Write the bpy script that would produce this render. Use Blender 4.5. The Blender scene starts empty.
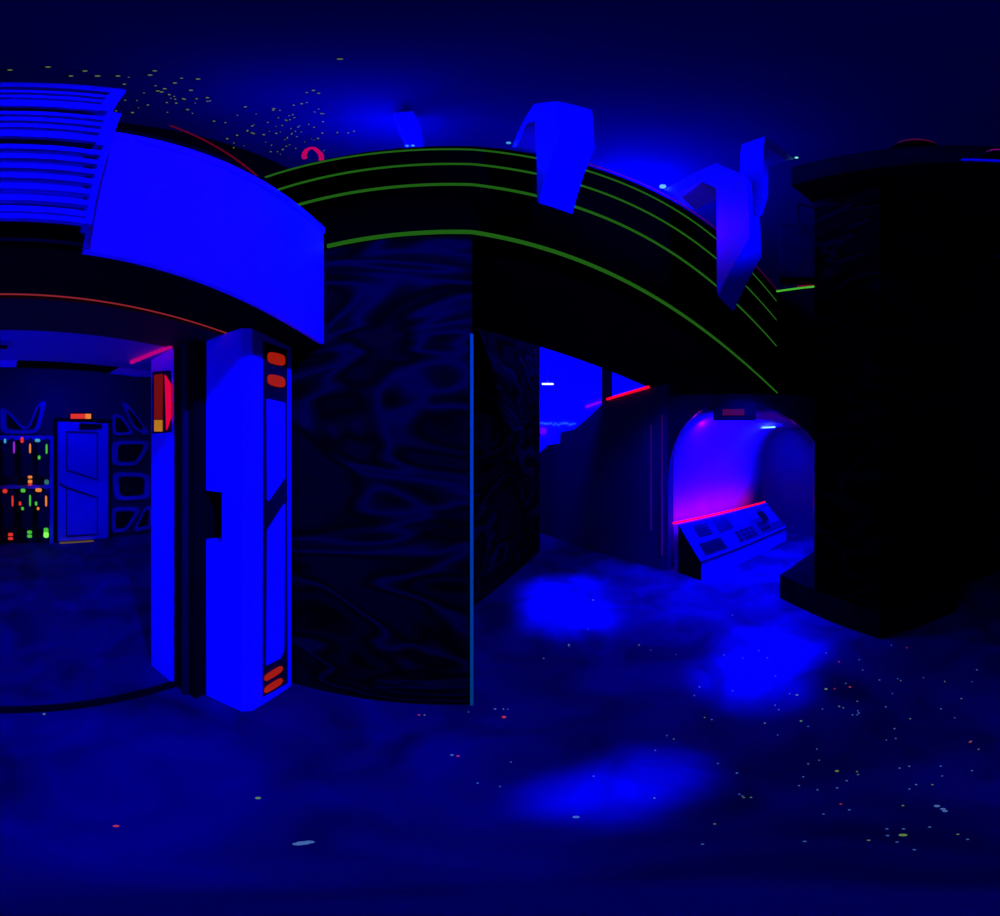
import bpy, bmesh, math, random
from mathutils import Vector, Matrix
random.seed(7)
C = bpy.context.scene.collection
CAM_H = 1.5
R = math.radians

# ---------------------------------------------------------------- camera
cd = bpy.data.cameras.new('camera')
cam = bpy.data.objects.new('camera', cd); C.objects.link(cam)
cam.location = (0, 0, CAM_H); cam.rotation_euler = (R(90), 0, 0)
cd.type = 'PANO'
HALF = R(500*180/916)
for tgt in (cd, getattr(cd, 'cycles', None)):
    if tgt is None: continue
    for k, v in (('panorama_type', 'EQUIRECTANGULAR'), ('latitude_min', -R(90)), ('latitude_max', R(90)),
                 ('longitude_min', -HALF), ('longitude_max', HALF)):
        try: setattr(tgt, k, v)
        except Exception: pass
cd.clip_start = 0.02; cd.clip_end = 100
bpy.context.scene.camera = cam

# ---------------------------------------------------------------- world, exposure
sc = bpy.context.scene
w = bpy.data.worlds.new('world'); sc.world = w; w.use_nodes = True
w.node_tree.nodes['Background'].inputs[0].default_value = (0.0, 0.0, 1.0, 1)
w.node_tree.nodes['Background'].inputs[1].default_value = 0.004
sc.view_settings.view_transform = 'Standard'
sc.view_settings.look = 'None'
sc.view_settings.exposure = 0.0
sc.view_settings.gamma = 1.0
sc.view_settings.use_curve_mapping = False

def aim(o, target):
    d = Vector(target) - o.location
    o.rotation_euler = d.to_track_quat('-Z', 'Y').to_euler()
def spot(name, loc, target, power, size=60, blend=.6, col=(0, 0, 1), rad=.1):
    l = bpy.data.lights.new(name, 'SPOT'); l.energy = power; l.color = col
    l.spot_size = R(size); l.spot_blend = blend; l.shadow_soft_size = rad
    o = bpy.data.objects.new(name, l); C.objects.link(o); o.location = loc; aim(o, target); return o
def area(name, loc, target, power, sx, sy, col=(0, 0, 1)):
    l = bpy.data.lights.new(name, 'AREA'); l.shape = 'RECTANGLE'; l.energy = power; l.color = col
    l.size = sx; l.size_y = sy
    o = bpy.data.objects.new(name, l); C.objects.link(o); o.location = loc; aim(o, target); return o
def point(name, loc, power, col=(0, 0, 1), rad=.05):
    l = bpy.data.lights.new(name, 'POINT'); l.energy = power; l.color = col; l.shadow_soft_size = rad
    o = bpy.data.objects.new(name, l); C.objects.link(o); o.location = loc; return o

# black-light lamps of the arena, with added fill lamps among them
spot('blacklight_key', (2.0, -.2, 4.1), (-1.0, .5, 1.6), 2700, 58, .8, rad=.06)
area('blacklight_overhead', (.4, -1.0, 5.3), (.2, .8, 0), 6, 1.5, 1.5)
spot('arms_fill', (1.8, -.7, 3.0), (.85, 1.3, 3.9), 1300, 58, .8, rad=.06)  # added fill to brighten the arm fronts
point('red_arm_fill', (1.05, 1.45, 3.5), .5, (1, 0, .1), .04)  # added red point that tints the arm sides purple
area('portal_fill', (-.85, -1.3, .9), (-1.35, .4, 2.0), 40, .3, .9)  # added low fill for jamb and soffit, no real fixture
spot('mural_fill', (1.2, -1.4, 3.2), (-.4, 1.3, 1.3), 160, 50, 1, rad=.1)  # added fill to bring out the mural streaks
spot('passage_pool', (.60, 2.5, 2.7), (.62, 2.5, 0), 7500, 22, 1, rad=.15)  # added spot standing in for the hall glow reflected in the floor
spot('passage_pool_far', (.9, 3.9, 4.0), (.70, 3.0, 0), 14000, 16, 1, rad=.15)  # second added spot, lengthens the same stand-in reflection
spot('blacklight_passage_wide', (1.3, 2.6, 2.7), (1.4, 2.2, 0), 420, 130, 1, rad=.2)
spot('threshold_fill', (2.2, 1.95, 2.7), (2.6, 2.3, 0), 2300, 85, 1, rad=.1)  # added to brighten the floor before the booth
spot('blacklight_floor_right', (2.0, 1.3, 4.4), (1.65, 1.2, 0), 17000, 11, 1, rad=.12)
spot('blacklight_floor_middle', (1.6, 1.1, 4.4), (1.25, 1.05, 0), 17000, 10, 1, rad=.12)
spot('blacklight_floor_near', (.7, .3, 5.2), (.40, .69, 0), 15000, 4.6, 1, rad=.08)
spot('blacklight_floor_nearest', (.4, .3, 5.2), (.21, .62, 0), 15000, 4.2, 1, rad=.08)
area('blacklight_booth', (3.5, 2.75, 2.0), (3.4, 3.65, 1.0), 150, 1.8, .12)
spot('console_fill', (2.9, 1.9, 2.0), (3.1, 2.75, .2), 1000, 95, .9, rad=.1)  # added fill aimed at the console front
point('uplight_left', (-.62, 1.75, 5.45), 900, rad=.15)
point('uplight_specks', (-1.0, 1.1, 5.35), 100, rad=.15)
point('uplight_right', (1.5, 2.9, 5.3), 2700, rad=.2)
point('uplight_corner', (3.2, -.6, 5.1), 12, rad=.1)
area('hall_light', (2.0, 7.2, 3.6), (1.2, 9.5, 2.4), 1400, 2.0, .4)
area('briefing_room_light', (-3.4, .6, 2.85), (-4.9, .9, .9), 110, 1.6, .6)

# ---------------------------------------------------------------- survey helpers (angles seen from the tripod at the origin)
def th(x): return R((x-500)*180/916)
def la(y): return R((458-y)*180/916)
def floor_pt(x, y, z=0.0):
    d = (z-CAM_H)/math.tan(la(y)); return Vector((d*math.sin(th(x)), d*math.cos(th(x)), z))
def bearing(x, d, z=0.0): return Vector((d*math.sin(th(x)), d*math.cos(th(x)), z))
def on_plane(x, y, lon, D):
    """where the line of sight meets the upright plane whose normal has that bearing at distance D"""
    d = D/math.cos(th(x)-R(lon)); return Vector((d*math.sin(th(x)), d*math.cos(th(x)), CAM_H+d*math.tan(la(y))))
LN = Vector((math.sin(R(-97.3)), math.cos(R(-97.3)), 0)); LT = Vector((math.sin(R(-7.3)), math.cos(R(-7.3)), 0))
def L(D, t, z=0.0): v = LN*D + LT*t; return Vector((v.x, v.y, z))
def Lpx(x, y, D): return on_plane(x, y, -97.3, D)

# ---------------------------------------------------------------- materials
def mat(name, col, rough=.6, emit=None, strength=0, noise=None, spec=.3, bump=0):
    m = bpy.data.materials.new(name); m.use_nodes = True
    nt = m.node_tree; b = nt.nodes['Principled BSDF']
    b.inputs['Base Color'].default_value = (*col, 1); b.inputs['Roughness'].default_value = rough
    b.inputs['Specular IOR Level'].default_value = spec
    if emit:
        b.inputs['Emission Color'].default_value = (*emit, 1); b.inputs['Emission Strength'].default_value = strength
    tc = nt.nodes.new('ShaderNodeTexCoord')
    if noise:
        sc_, c2, lo, hi = noise
        n = nt.nodes.new('ShaderNodeTexNoise'); n.inputs['Scale'].default_value = sc_; n.inputs['Detail'].default_value = 4
        nt.links.new(tc.outputs['Object'], n.inputs['Vector'])
        r = nt.nodes.new('ShaderNodeValToRGB'); r.color_ramp.elements[0].position = lo; r.color_ramp.elements[1].position = hi
        r.color_ramp.elements[0].color = (*col, 1); r.color_ramp.elements[1].color = (*c2, 1)
        nt.links.new(n.outputs['Fac'], r.inputs['Fac']); nt.links.new(r.outputs['Color'], b.inputs['Base Color'])
    if bump:
        n2 = nt.nodes.new('ShaderNodeTexNoise'); n2.inputs['Scale'].default_value = 60
        nt.links.new(tc.outputs['Object'], n2.inputs['Vector'])
        bp = nt.nodes.new('ShaderNodeBump'); bp.inputs['Strength'].default_value = bump; bp.inputs['Distance'].default_value = .01
        nt.links.new(n2.outputs['Fac'], bp.inputs['Height']); nt.links.new(bp.outputs['Normal'], b.inputs['Normal'])
    return m
WHITE = mat('white_laminate', (.80, .82, .85), .5, noise=(3, (.72, .75, .8), .3, .7))
WHITE_DIM = mat('pale_painted_panel', (.30, .32, .40), .5, noise=(4, (.26, .28, .36), .3, .7))
BLACK = mat('matt_black_paint', (.002, .002, .003), .9, spec=.0, noise=(5, (.004, .004, .006), .3, .7))
BLACK_SATIN = mat('satin_black_metal', (.006, .006, .010), .35, spec=.3, noise=(8, (.010, .010, .016), .3, .7))
FASCIA = mat('black_fascia', (.0006, .0006, .0008), .8, spec=.0, noise=(3, (.001, .001, .0014), .3, .7))
CEIL = mat('dark_ceiling', (.009, .009, .012), .9, spec=.0, noise=(.6, (.013, .013, .017), .3, .7))
ARM = mat('pale_arm_laminate', (.36, .38, .45), .5, noise=(4, (.32, .34, .42), .3, .7))
DARKGREY = mat('dark_grey_wall', (.006, .006, .010), .7, noise=(2, (.012, .012, .02), .3, .7))
HALL = mat('hall_wall_paint', (.55, .55, .6), .8, noise=(.8, (.4, .4, .45), .3, .7))
DOORM = mat('door_paint', (.25, .28, .36), .35, noise=(3, (.2, .22, .3), .3, .7), spec=.5)
GREEN = mat('green_fluorescent_strip', (.0, .1, .0), .5, emit=(.015, .12, .008), strength=.85, spec=0)
GREEN_B = mat('green_bright_strip', (.0, .02, .0), .8, spec=0, emit=(.06, .45, .03), strength=1)
RED = mat('red_neon', (.004, .002, .002), .8, spec=0, emit=(1, .0, .03), strength=1.0)
REDHOT = mat('red_neon_bright', (.004, .002, .002), .8, spec=0, emit=(1, .0, .04), strength=2.0)
REDDIM = mat('red_lens', (.004, .002, .002), .8, spec=0, emit=(.42, .012, .004), strength=.8)
REDFAINT = mat('red_faint', (.004, .002, .002), .8, spec=0, emit=(.16, .0, .015), strength=.7)
MAROON = mat('maroon_soffit', (.06, .002, .008), .6, noise=(3, (.08, .003, .010), .3, .7), emit=(.010, 0, .010), strength=0)
YELLOW = mat('amber_lens', (.004, .002, .002), .8, spec=0, emit=(.75, .30, .03), strength=1)
CYAN = mat('cyan_tube', (.2, .5, .6), .4, emit=(.35, 1, 1), strength=1.2)
TRIM = mat('glowing_trim_metal', (.07, .09, .13), .3, spec=.4, emit=(.0, .035, .06), strength=1)  # emission stands in for cyan light reflected by the strip
PURPLE = mat('purple_neon', (.004, .002, .002), .8, spec=0, emit=(.45, .0, 1), strength=.8)
GRN_L = mat('green_led', (.004, .004, .004), .8, spec=0, emit=(.06, .5, .04), strength=1)
ORG_L = mat('orange_led', (.004, .004, .004), .8, spec=0, emit=(.8, .22, .03), strength=1)
RED_L = mat('red_led', (.004, .004, .004), .8, spec=0, emit=(.7, .03, .02), strength=1)
PUR_L = mat('violet_led', (.004, .004, .004), .8, spec=0, emit=(.3, .02, .6), strength=1)
CYN_L = mat('cyan_led', (.004, .004, .004), .8, spec=0, emit=(.05, .35, .6), strength=1)
BOOTH = mat('booth_shell', (.6, .6, .65), .55, noise=(1, (.5, .5, .55), .3, .7))
BOOTH_SIDE = mat('booth_side_panel', (.04, .04, .06), .6, noise=(1, (.03, .03, .05), .3, .7))
CARD = mat('console_panel', (.028, .028, .045), .5, noise=(20, (.05, .05, .07), .3, .7))
BUTTON = mat('console_key', (.004, .004, .007), .7, spec=.05)

def carpet():
    m = bpy.data.materials.new('galaxy_carpet'); m.use_nodes = True; nt = m.node_tree; b = nt.nodes['Principled BSDF']
    tc = nt.nodes.new('ShaderNodeTexCoord')
    n = nt.nodes.new('ShaderNodeTexNoise'); n.inputs['Scale'].default_value = 2.2; n.inputs['Detail'].default_value = 5; n.inputs['Distortion'].default_value = .8
    nt.links.new(tc.outputs['Object'], n.inputs['Vector'])
    r = nt.nodes.new('ShaderNodeValToRGB'); r.color_ramp.elements[0].position = .35; r.color_ramp.elements[1].position = .68
    r.color_ramp.elements[0].color = (.016, .016, .02, 1); r.color_ramp.elements[1].color = (.065, .065, .09, 1)
    nt.links.new(n.outputs['Fac'], r.inputs['Fac']); nt.links.new(r.outputs['Color'], b.inputs['Base Color'])
    b.inputs['Roughness'].default_value = .75; b.inputs['Specular IOR Level'].default_value = .25
    n2 = nt.nodes.new('ShaderNodeTexNoise'); n2.inputs['Scale'].default_value = 180
    nt.links.new(tc.outputs['Object'], n2.inputs['Vector'])
    bp = nt.nodes.new('ShaderNodeBump'); bp.inputs['Strength'].default_value = .2; bp.inputs['Distance'].default_value = .004
    nt.links.new(n2.outputs['Fac'], bp.inputs['Height']); nt.links.new(bp.outputs['Normal'], b.inputs['Normal'])
    return m
CARPET = carpet()
def mural(name, strand, rot):
    """black wall with a faint painted web of strands"""
    m = bpy.data.materials.new(name); m.use_nodes = True; nt = m.node_tree; b = nt.nodes['Principled BSDF']
    tc = nt.nodes.new('ShaderNodeTexCoord')
    mp = nt.nodes.new('ShaderNodeMapping'); mp.inputs['Rotation'].default_value = (0, R(rot), 0); mp.inputs['Scale'].default_value = (.7, .7, 1.9)
    nt.links.new(tc.outputs['Object'], mp.inputs['Vector'])
    n = nt.nodes.new('ShaderNodeTexNoise'); n.inputs['Scale'].default_value = 1.3; n.inputs['Detail'].default_value = 2
    n.inputs['Distortion'].default_value = .9
    nt.links.new(mp.outputs['Vector'], n.inputs['Vector'])
    r = nt.nodes.new('ShaderNodeValToRGB'); e = r.color_ramp.elements
    dk = tuple(.06*a for a in strand)+(1,); br = (*strand, 1); mid = tuple(.3*a for a in strand)+(1,)
    e[0].position = 0; e[0].color = dk; e[1].position = 1; e[1].color = dk
    for p, c in ((.38, mid), (.44, dk), (.47, mid), (.50, br), (.53, mid), (.57, dk), (.64, mid), (.70, dk)):
        q = e.new(p); q.color = c
    nt.links.new(n.outputs['Fac'], r.inputs['Fac']); nt.links.new(r.outputs['Color'], b.inputs['Base Color'])
    b.inputs['Roughness'].default_value = .7; b.inputs['Specular IOR Level'].default_value = 0
    return m
MURAL = mural('mural_paint', (.010, .012, .020), 30)
MURAL_DARK = mural('dark_mural_paint', (.002, .002, .003), -35)

# ---------------------------------------------------------------- mesh helpers
def link(name, bm, m, parent=None, smooth=False, bevel=0, origin=None):
    """origin: world point that becomes the object's origin (parent = Empty with only a location)"""
    bmesh.ops.recalc_face_normals(bm, faces=bm.faces)
    if origin is None:
        origin = Vector((0, 0, 0))
        if parent is None:
            xs = [v.co for v in bm.verts]
            origin = Vector((sum(v.x for v in xs)/len(xs), sum(v.y for v in xs)/len(xs), min(v.z for v in xs)))
    par_w = world_loc(parent) if parent else Vector((0, 0, 0))
    org = par_w if parent else Vector(origin)
    me = bpy.data.meshes.new(name)
    for v in bm.verts: v.co -= org
    bm.to_mesh(me); bm.free()
    ms = m if isinstance(m, (list, tuple)) else [m]
    for q in ms: me.materials.append(q)
    if smooth:
        for p in me.polygons: p.use_smooth = True
    o = bpy.data.objects.new(name, me); C.objects.link(o)
    if parent: o.parent = parent; o.location = (0, 0, 0)
    else: o.location = org
    if bevel:
        b = o.modifiers.new('bevel', 'BEVEL'); b.width = bevel; b.segments = 2; b.limit_method = 'ANGLE'
    return o
def world_loc(o):
    v = Vector((0, 0, 0))
    while o is not None: v += Vector(o.location); o = o.parent
    return v
def tag(o, label, cat, group=None, kind=None):
    o['label'] = label; o['category'] = cat
    if group: o['group'] = group
    if kind: o['kind'] = kind
    return o
def thing(name, loc, label, cat, group=None):
    o = bpy.data.objects.new(name, None); C.objects.link(o); o.location = loc; o.empty_display_size = .1
    return tag(o, label, cat, group)
def struct(name, bm, m, parent=None, label=None, **k):
    o = link(name, bm, m, parent, **k)
    if parent is None:
        o['kind'] = 'structure'
        if label: o['label'] = label
    return o
def slab(bm, pts, vec):
    """closed solid: polygon pts swept by vec"""
    vec = Vector(vec); a = [bm.verts.new(Vector(p)) for p in pts]; b = [bm.verts.new(Vector(p)+vec) for p in pts]
    n = len(a); bm.faces.new(a); bm.faces.new(list(reversed(b)))
    for i in range(n):
        j = (i+1) % n; bm.faces.new((a[i], b[i], b[j], a[j]))
    return bm
def prism(bm, xy, z0, z1): return slab(bm, [(p[0], p[1], z0) for p in xy], (0, 0, z1-z0))
def Lbox(bm, D0, D1, t0, t1, z0, z1): return prism(bm, [L(D0, t0), L(D0, t1), L(D1, t1), L(D1, t0)], z0, z1)
def hexa(bm, a, b):
    """solid between two quads a and b"""
    va = [bm.verts.new(Vector(p)) for p in a]; vb = [bm.verts.new(Vector(p)) for p in b]
    bm.faces.new(va); bm.faces.new(list(reversed(vb)))
    for i in range(len(va)):
        j = (i+1) % len(va); bm.faces.new((va[i], vb[i], vb[j], va[j]))
    return bm
def tube(bm, pts, r, seg=8, closed=False):
    pts = [Vector(p) for p in pts]; rings = []; n = len(pts)
    for i, p in enumerate(pts):
        if closed: d = pts[(i+1) % n]-pts[i-1]
        else: d = pts[min(i+1, n-1)]-pts[max(i-1, 0)]
        d.normalize(); up = Vector((0, 0, 1)) if abs(d.z) < .9 else Vector((1, 0, 0))
        a = d.cross(up).normalized(); b = d.cross(a).normalized()
        rings.append([bm.verts.new(p + a*r*math.cos(2*math.pi*k/seg) + b*r*math.sin(2*math.pi*k/seg)) for k in range(seg)])
    for i in range(n if closed else n-1):
        A = rings[i]; B = rings[(i+1) % n]
        for k in range(seg): bm.faces.new((A[k], A[(k+1) % seg], B[(k+1) % seg], B[k]))
    if not closed: bm.faces.new(rings[0]); bm.faces.new(list(reversed(rings[-1])))
    return bm
def ball(bm, c, r, sub=1):
    bmesh.ops.create_icosphere(bm, subdivisions=sub, radius=r, matrix=Matrix.Translation(c)); return bm
def B(): return bmesh.new()
def lerp(a, b, f): return a + (b-a)*f

# ================================================================ THE SETTING
bm = B(); prism(bm, [(-8, -5), (9, -5), (9, 12), (-8, 12)], -.1, 0)
struct('floor', bm, CARPET, origin=(0, 0, 0))
bm = B(); prism(bm, [(-1.9, -5), (9, -5), (9, 12), (-1.9, 12)], 5.9, 6.0)
struct('ceiling', bm, CEIL, origin=(0, 0, 5.9))

# left portal wall -------------------------------------------------
HD = 2.11
def arc_wall():
    bm = B()
    Lbox(bm, .97, 1.28, -2.2, 1.62, HD, 3.72)          # header
    Lbox(bm, 1.10, 1.284, .842, 1.62, 0, HD); Lbox(bm, .97, 1.10, 1.27, 1.62, 0, HD)   # pier behind the pillar
    Lbox(bm, .97, 1.28, -2.2, -1.5, 0, HD)
    return bm
struct('wall_left', arc_wall(), BLACK)
bm = B(); Lbox(bm, .69, .968, -1.5, 1.262, HD, HD+.04); struct('trim_1', bm, BLACK)          # black underside of the canopy
bm = B(); Lbox(bm, .98, 1.275, -1.5, .90, HD-.012, HD-.001); struct('trim_2', bm, MAROON)    # maroon underside of the lintel
bm = B(); Lbox(bm, 1.25, 1.30, -1.5, .86, 0, .018); struct('trim_3', bm, BLACK)         # threshold strip
bm = B(); Lbox(bm, 1.285, 1.75, -1.5, .95, HD, HD+.25); struct('trim_4', bm, WHITE_DIM)       # pale inner lintel
bm = B(); Lbox(bm, 1.285, 1.53, .84, .95, 0, HD); struct('trim_5', bm, WHITE)                # pale inner jamb
bm = B(); tube(bm, [L(1.17, .835, 0.0), L(1.17, .835, HD-.02)], .02, 8); struct('trim_6', bm, DARKGREY)

# briefing room behind the portal
bm = B(); Lbox(bm, 5.0, 5.12, -3.2, 3.4, 0, 3.1); struct('wall_back_left', bm, DARKGREY)
bm = B(); Lbox(bm, 1.29, 5.0, 2.9, 3.0, 0, 3.1); struct('wall_side', bm, BLACK)
bm = B(); Lbox(bm, 1.7, 5.1, -3.2, 3.0, 3.1, 3.2); struct('ceiling_low', bm, BLACK)

# dark mural block in the middle -----------------------------------
P_END = on_plane(472, 704, -10, 1.326); P_END.z = 0
P_W = on_plane(240, 700, -10, 1.326); P_W.z = 0
rec0 = floor_pt(472, 610); rec1 = floor_pt(540, 551)
bm = B(); prism(bm, [P_W, P_END, (rec0.x-.03, rec0.y), rec1, (rec1.x-1.2, rec1.y+.2), (P_W.x-.3, P_W.y+1.4)], 0, 2.79)
prism(bm, [(rec0.x+.1, rec0.y+.29), rec1, (rec1.x-1.2, rec1.y+.2), (rec0.x-1, rec0.y+.4)], 2.79, 3.5)
struct('wall_front', bm, MURAL)

# fascia over the passage (four green strips) ----------------------
FR = (-23.1, 1.267); FL = (-10.0, 1.326)
LX = [262, 300, 340, 380, 420, 450, 472]
RX = [472, 500, 540, 580, 620, 660, 700, 740, 777]
top_y = {262: 178, 300: 164, 340: 154, 380: 149, 420: 146.8, 450: 145.8, 472: 146, 500: 147.5, 540: 153, 580: 163.3, 620: 174, 660: 188.5, 700: 216, 740: 252, 777: 292}
def rail(fr, x0, y0, x1, y1):
    a = on_plane(x0, y0, *fr); b = on_plane(x1, y1, *fr); return a, b
topL = rail(FL, 262, 178, 472, 146); topR = rail(FR, 472, 146, 777, 292)
botL = rail(FL, 330, 247, 472, 233); botR = rail(FR, 472, 233, 777, 393)
ZB = 2.78
def fascia():
    bm = B(); th_ = .16
    nl = Vector((math.sin(R(FL[0])), math.cos(R(FL[0])), 0)); nr = Vector((math.sin(R(FR[0])), math.cos(R(FR[0])), 0))
    a, b = topL; a0 = Vector((a.x, a.y, ZB)); b0 = Vector((b.x, b.y, ZB))
    back = lambda p, n: p + n*th_
    hexa(bm, [a, b, b0, a0], [back(a, nl), back(b, nl), back(b0, nl), back(a0, nl)])
    a, b = topR; a0 = Vector((a.x, a.y, ZB)); b0 = Vector((b.x, b.y, ZB))
    hexa(bm, [a, b, b0, a0], [back(a, nr), back(b, nr), back(b0, nr), back(a0, nr)])
    return bm
F_T = thing('fascia', (P_END.x, P_END.y, ZB), 'long black angled fascia with green strips over the passage', 'fascia')
link('fascia_board', fascia(), FASCIA, F_T)
def strip(name, xa, ya, xk, yk, xb, yb, h, m, push=.012):
    """horizontal light strip fixed on the fascia, bending at the corner"""
    bm = B()
    for fr, p in ((FL, (xa, ya, xk, yk)), (FR, (xk, yk, xb, yb))):
        a, b = rail(fr, *p); n = Vector((math.sin(R(fr[0])), math.cos(R(fr[0])), 0))
        o_ = -n*push; up = Vector((0, 0, h)); a = a+o_*.2; b = b+o_*.2
        hexa(bm, [a-up, b-up, b+up, a+up], [a-up+o_, b-up+o_, b+up+o_, a+up+o_])
    return link(name, bm, m, F_T)
strip('green_strip', 256, 181.5, 472, 150.3, 776, 301, .0065, GREEN)
strip('green_strip', 277, 191, 472, 165, 776, 320, .0075, GREEN)
strip('green_strip', 298, 205.8, 472, 185.5, 776, 346, .010, GREEN)
strip('green_strip', 328, 247, 472, 233, 777, 393, .013, GREEN)
bm = B(); tube(bm, [lerp(*rail(FR, 472, 144.8, 777, 290.5), q_)-Vector((0, .01, 0)) for q_ in (.12, .5, .999)], .005, 6); link('red_edge', bm, REDFAINT, F_T)

# soffit behind the fascia
sof = [topL[0]+Vector((0, .12, 0)), topR[0]+Vector((.03, .12, 0)), topR[1]+Vector((-.05, .16, 0)), bearing(800, 5.9)]
e0 = floor_pt(475, 328, 2.80); e1 = floor_pt(540, 347, 2.80); e2 = floor_pt(650, 388, 2.80); e3 = floor_pt(690, 405, 2.80)
bm = B(); prism(bm, [(-1.0, 1.42), (P_END.x, 1.42), (topR[1].x, topR[1].y+.16), (6.6, 3.6), (e3.x, e3.y), (e2.x, e2.y), (e1.x, e1.y), (e0.x, e0.y), (-1.0, 2.3)], 2.80, 2.90)
struct('ceiling_soffit', bm, BLACK)
# return of the fascia at its far end
ra = topR[1]; rb = floor_pt(817, 287, ra.z)
bm = B(); hexa(bm, [ra, rb, (rb.x, rb.y, ZB), (ra.x, ra.y, ZB)], [(ra.x+.3, ra.y+.1, ra.z), (rb.x+.3, rb.y+.1, ra.z), (rb.x+.3, rb.y+.1, ZB), (ra.x+.3, ra.y+.1, ZB)])
link('fascia_return', bm, FASCIA, F_T)
bm = B(); tube(bm, [ra+Vector((-.03, 0, 0)), rb+Vector((-.03, 0, 0))], .022, 6); link('green_strip', bm, GREEN_B, F_T)
bm = B(); tube(bm, [lerp(ra, rb, .5)+Vector((.02, 0, .07)), rb+Vector((.02, 0, .09))], .03, 6); link('red_edge', bm, REDFAINT, F_T)

# dark wall on the right of the passage with stepped top
WN = Vector((.904, .4276, 0)); WD = 3.13
def Wp(x, y):
    d = WD/(WN.x*math.sin(th(x))+WN.y*math.cos(th(x))); return Vector((d*math.sin(th(x)), d*math.cos(th(x)), CAM_H+d*math.tan(la(y))))
prof = [(525, 455), (540, 452), (548, 444.6), (559.5, 443), (560, 432), (574, 429), (586, 419), (595.5, 410), (605, 400.6), (650, 388), (668, 384)]
pts = [Wp(*p) for p in prof]; lo1 = Wp(668, 500); lo0 = Wp(525, 500); lo1.z = 0; lo0.z = 0
bm = B(); slab(bm, pts+[lo1, lo0], WN*.14)
struct('wall_passage', bm, mat('passage_wall_paint', (.05, .05, .07), .55, noise=(1.2, (.035, .035, .05), .3, .7)))
bm = B(); tube(bm, [Wp(608, 399.4)-WN*.02, Wp(650, 387.2)-WN*.02], .022, 8)
tag(link('neon_tube', bm, RED), 'red neon tube along the top of the dark passage wall', 'neon tube')

# booth front with arch
A0 = Vector((2.0, 3.09, 0)); A1 = Vector((3.29, 1.76, 0)); AN = Vector((.718, .696, 0)).normalized(); AD = AN.dot(A0)
def Ap(x, y):
    d = AD/(AN.x*math.sin(th(x))+AN.y*math.cos(th(x))); return Vector((d*math.sin(th(x)), d*math.cos(th(x)), CAM_H+d*math.tan(la(y))))
arch = [(668, 525), (668, 480), (670, 460), (674, 445), (680, 432), (688, 421), (698, 412), (712, 406.5), (735, 404), (755, 405.5), (775, 411), (792, 420), (806, 431), (815, 442), (815.4, 500)]
def facade():
    bm = B(); ap = [Ap(*p) for p in arch]; ap[0].z = 0; ap[-1].z = 0
    ztop = 2.30
    for i in range(len(ap)-1):
        a, b = ap[i], ap[i+1]
        if (b-a).length < 1e-4: continue
        if abs(a.x-b.x) < .003: continue
        hexa(bm, [a, b, (b.x, b.y, ztop), (a.x, a.y, ztop)], [a+AN*.1, b+AN*.1, Vector((b.x, b.y, ztop))+AN*.1, Vector((a.x, a.y, ztop))+AN*.1])
    return bm
struct('wall_booth', facade(), BLACK_SATIN)
# barrel-vaulted shell behind the arch
def vault():
    bm = B(); prof = []
    bl = Vector((1.90, 3.32, 0)); br = Vector((4.75, 3.80, 0)); back = Vector((-.166, .986, 0))
    steps = [(0, 0), (0, 1.15)] + [(-.62*(1-math.cos(a)), 1.15+.95*math.sin(a)) for a in [R(q) for q in range(10, 91, 10)]] + [(-.95, 2.12), (-1.6, 2.12)]
    rows = []
    for s, z in steps:
        a = bl + back*s; b = br + back*s
        if s < -.5: a = a + Vector((.0, 0, 0))
        rows.append((bm.verts.new((a.x, a.y, z)), bm.verts.new((b.x, b.y, z))))
    for i in range(len(rows)-1): bm.faces.new((rows[i][0], rows[i][1], rows[i+1][1], rows[i+1][0]))
    return bm
# keep the vault behind the facade line: clip with a bisect
def clip(bm, co, no):
    bmesh.ops.bisect_plane(bm, geom=bm.verts[:]+bm.edges[:]+bm.faces[:], plane_co=co, plane_no=no, clear_inner=True)
    return bm
v = vault(); clip(v, A0+AN*.10, AN)
o = struct('wall_booth_back', v, BOOTH, smooth=True)
sm = o.modifiers.new('thickness', 'SOLIDIFY'); sm.thickness = .04; sm.offset = 0
bm = B(); prism(bm, [(4.75, 3.85), (4.83, 3.85), (4.83, 1.95), (4.75, 1.95)], 0, 2.14); struct('wall_booth_side', bm, BOOTH_SIDE)
# upright reflections on the passage wall beside the arch, made as glowing tubes
for i, (x, y0, y1, m_) in enumerate(((652, 425, 530, PURPLE), (663, 415, 555, REDFAINT))):
    a = Wp(x, y0)-WN*.02; b = Wp(x, y1)-WN*.02
    bm = B(); tube(bm, [a, b], .008, 6)
    mm = mat('dim_reflection_%s' % ('violet', 'red')[i], (.05, .01, .08), .4, emit=((.035, 0, .12), (.05, 0, .02))[i], strength=.55)
    tag(link('reflection_streak', bm, mm), ('dim violet upright painted reflection on the dark wall, left of the arch', 'faint red upright painted reflection at the left edge of the arch')[i], 'light tube')

# near block on the right
P1 = floor_pt(780, 598); P2 = floor_pt(880, 639); P3 = floor_pt(955, 612); Q1 = lerp(P1, P2, .42)
BLK2 = MURAL_DARK
bm = B(); prism(bm, [P1, P2, P3, (4.4, -.0), (4.6, 1.9), (3.29, 1.76)], 0, .28); struct('trim_7', bm, BLACK)
bm = B(); prism(bm, [Q1, P2, P3, (4.4, 0), (4.6, 1.85), (3.30, 1.76)], .28, 4.55); struct('wall_right', bm, BLK2)
bm = B(); prism(bm, [(1.90, 1.22), (1.90, -1.1), (2.6, -1.1), (4.4, 0), (4.5, 1.4), (2.4, 1.22)], 4.55, 4.99); struct('wall_right_top', bm, BLACK)
bm = B(); prism(bm, [(3.14, .03), (4.6, -1.5), (6, -1), (4.5, 1)], 0, 4.5); struct('wall_right_back', bm, BLACK)
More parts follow.
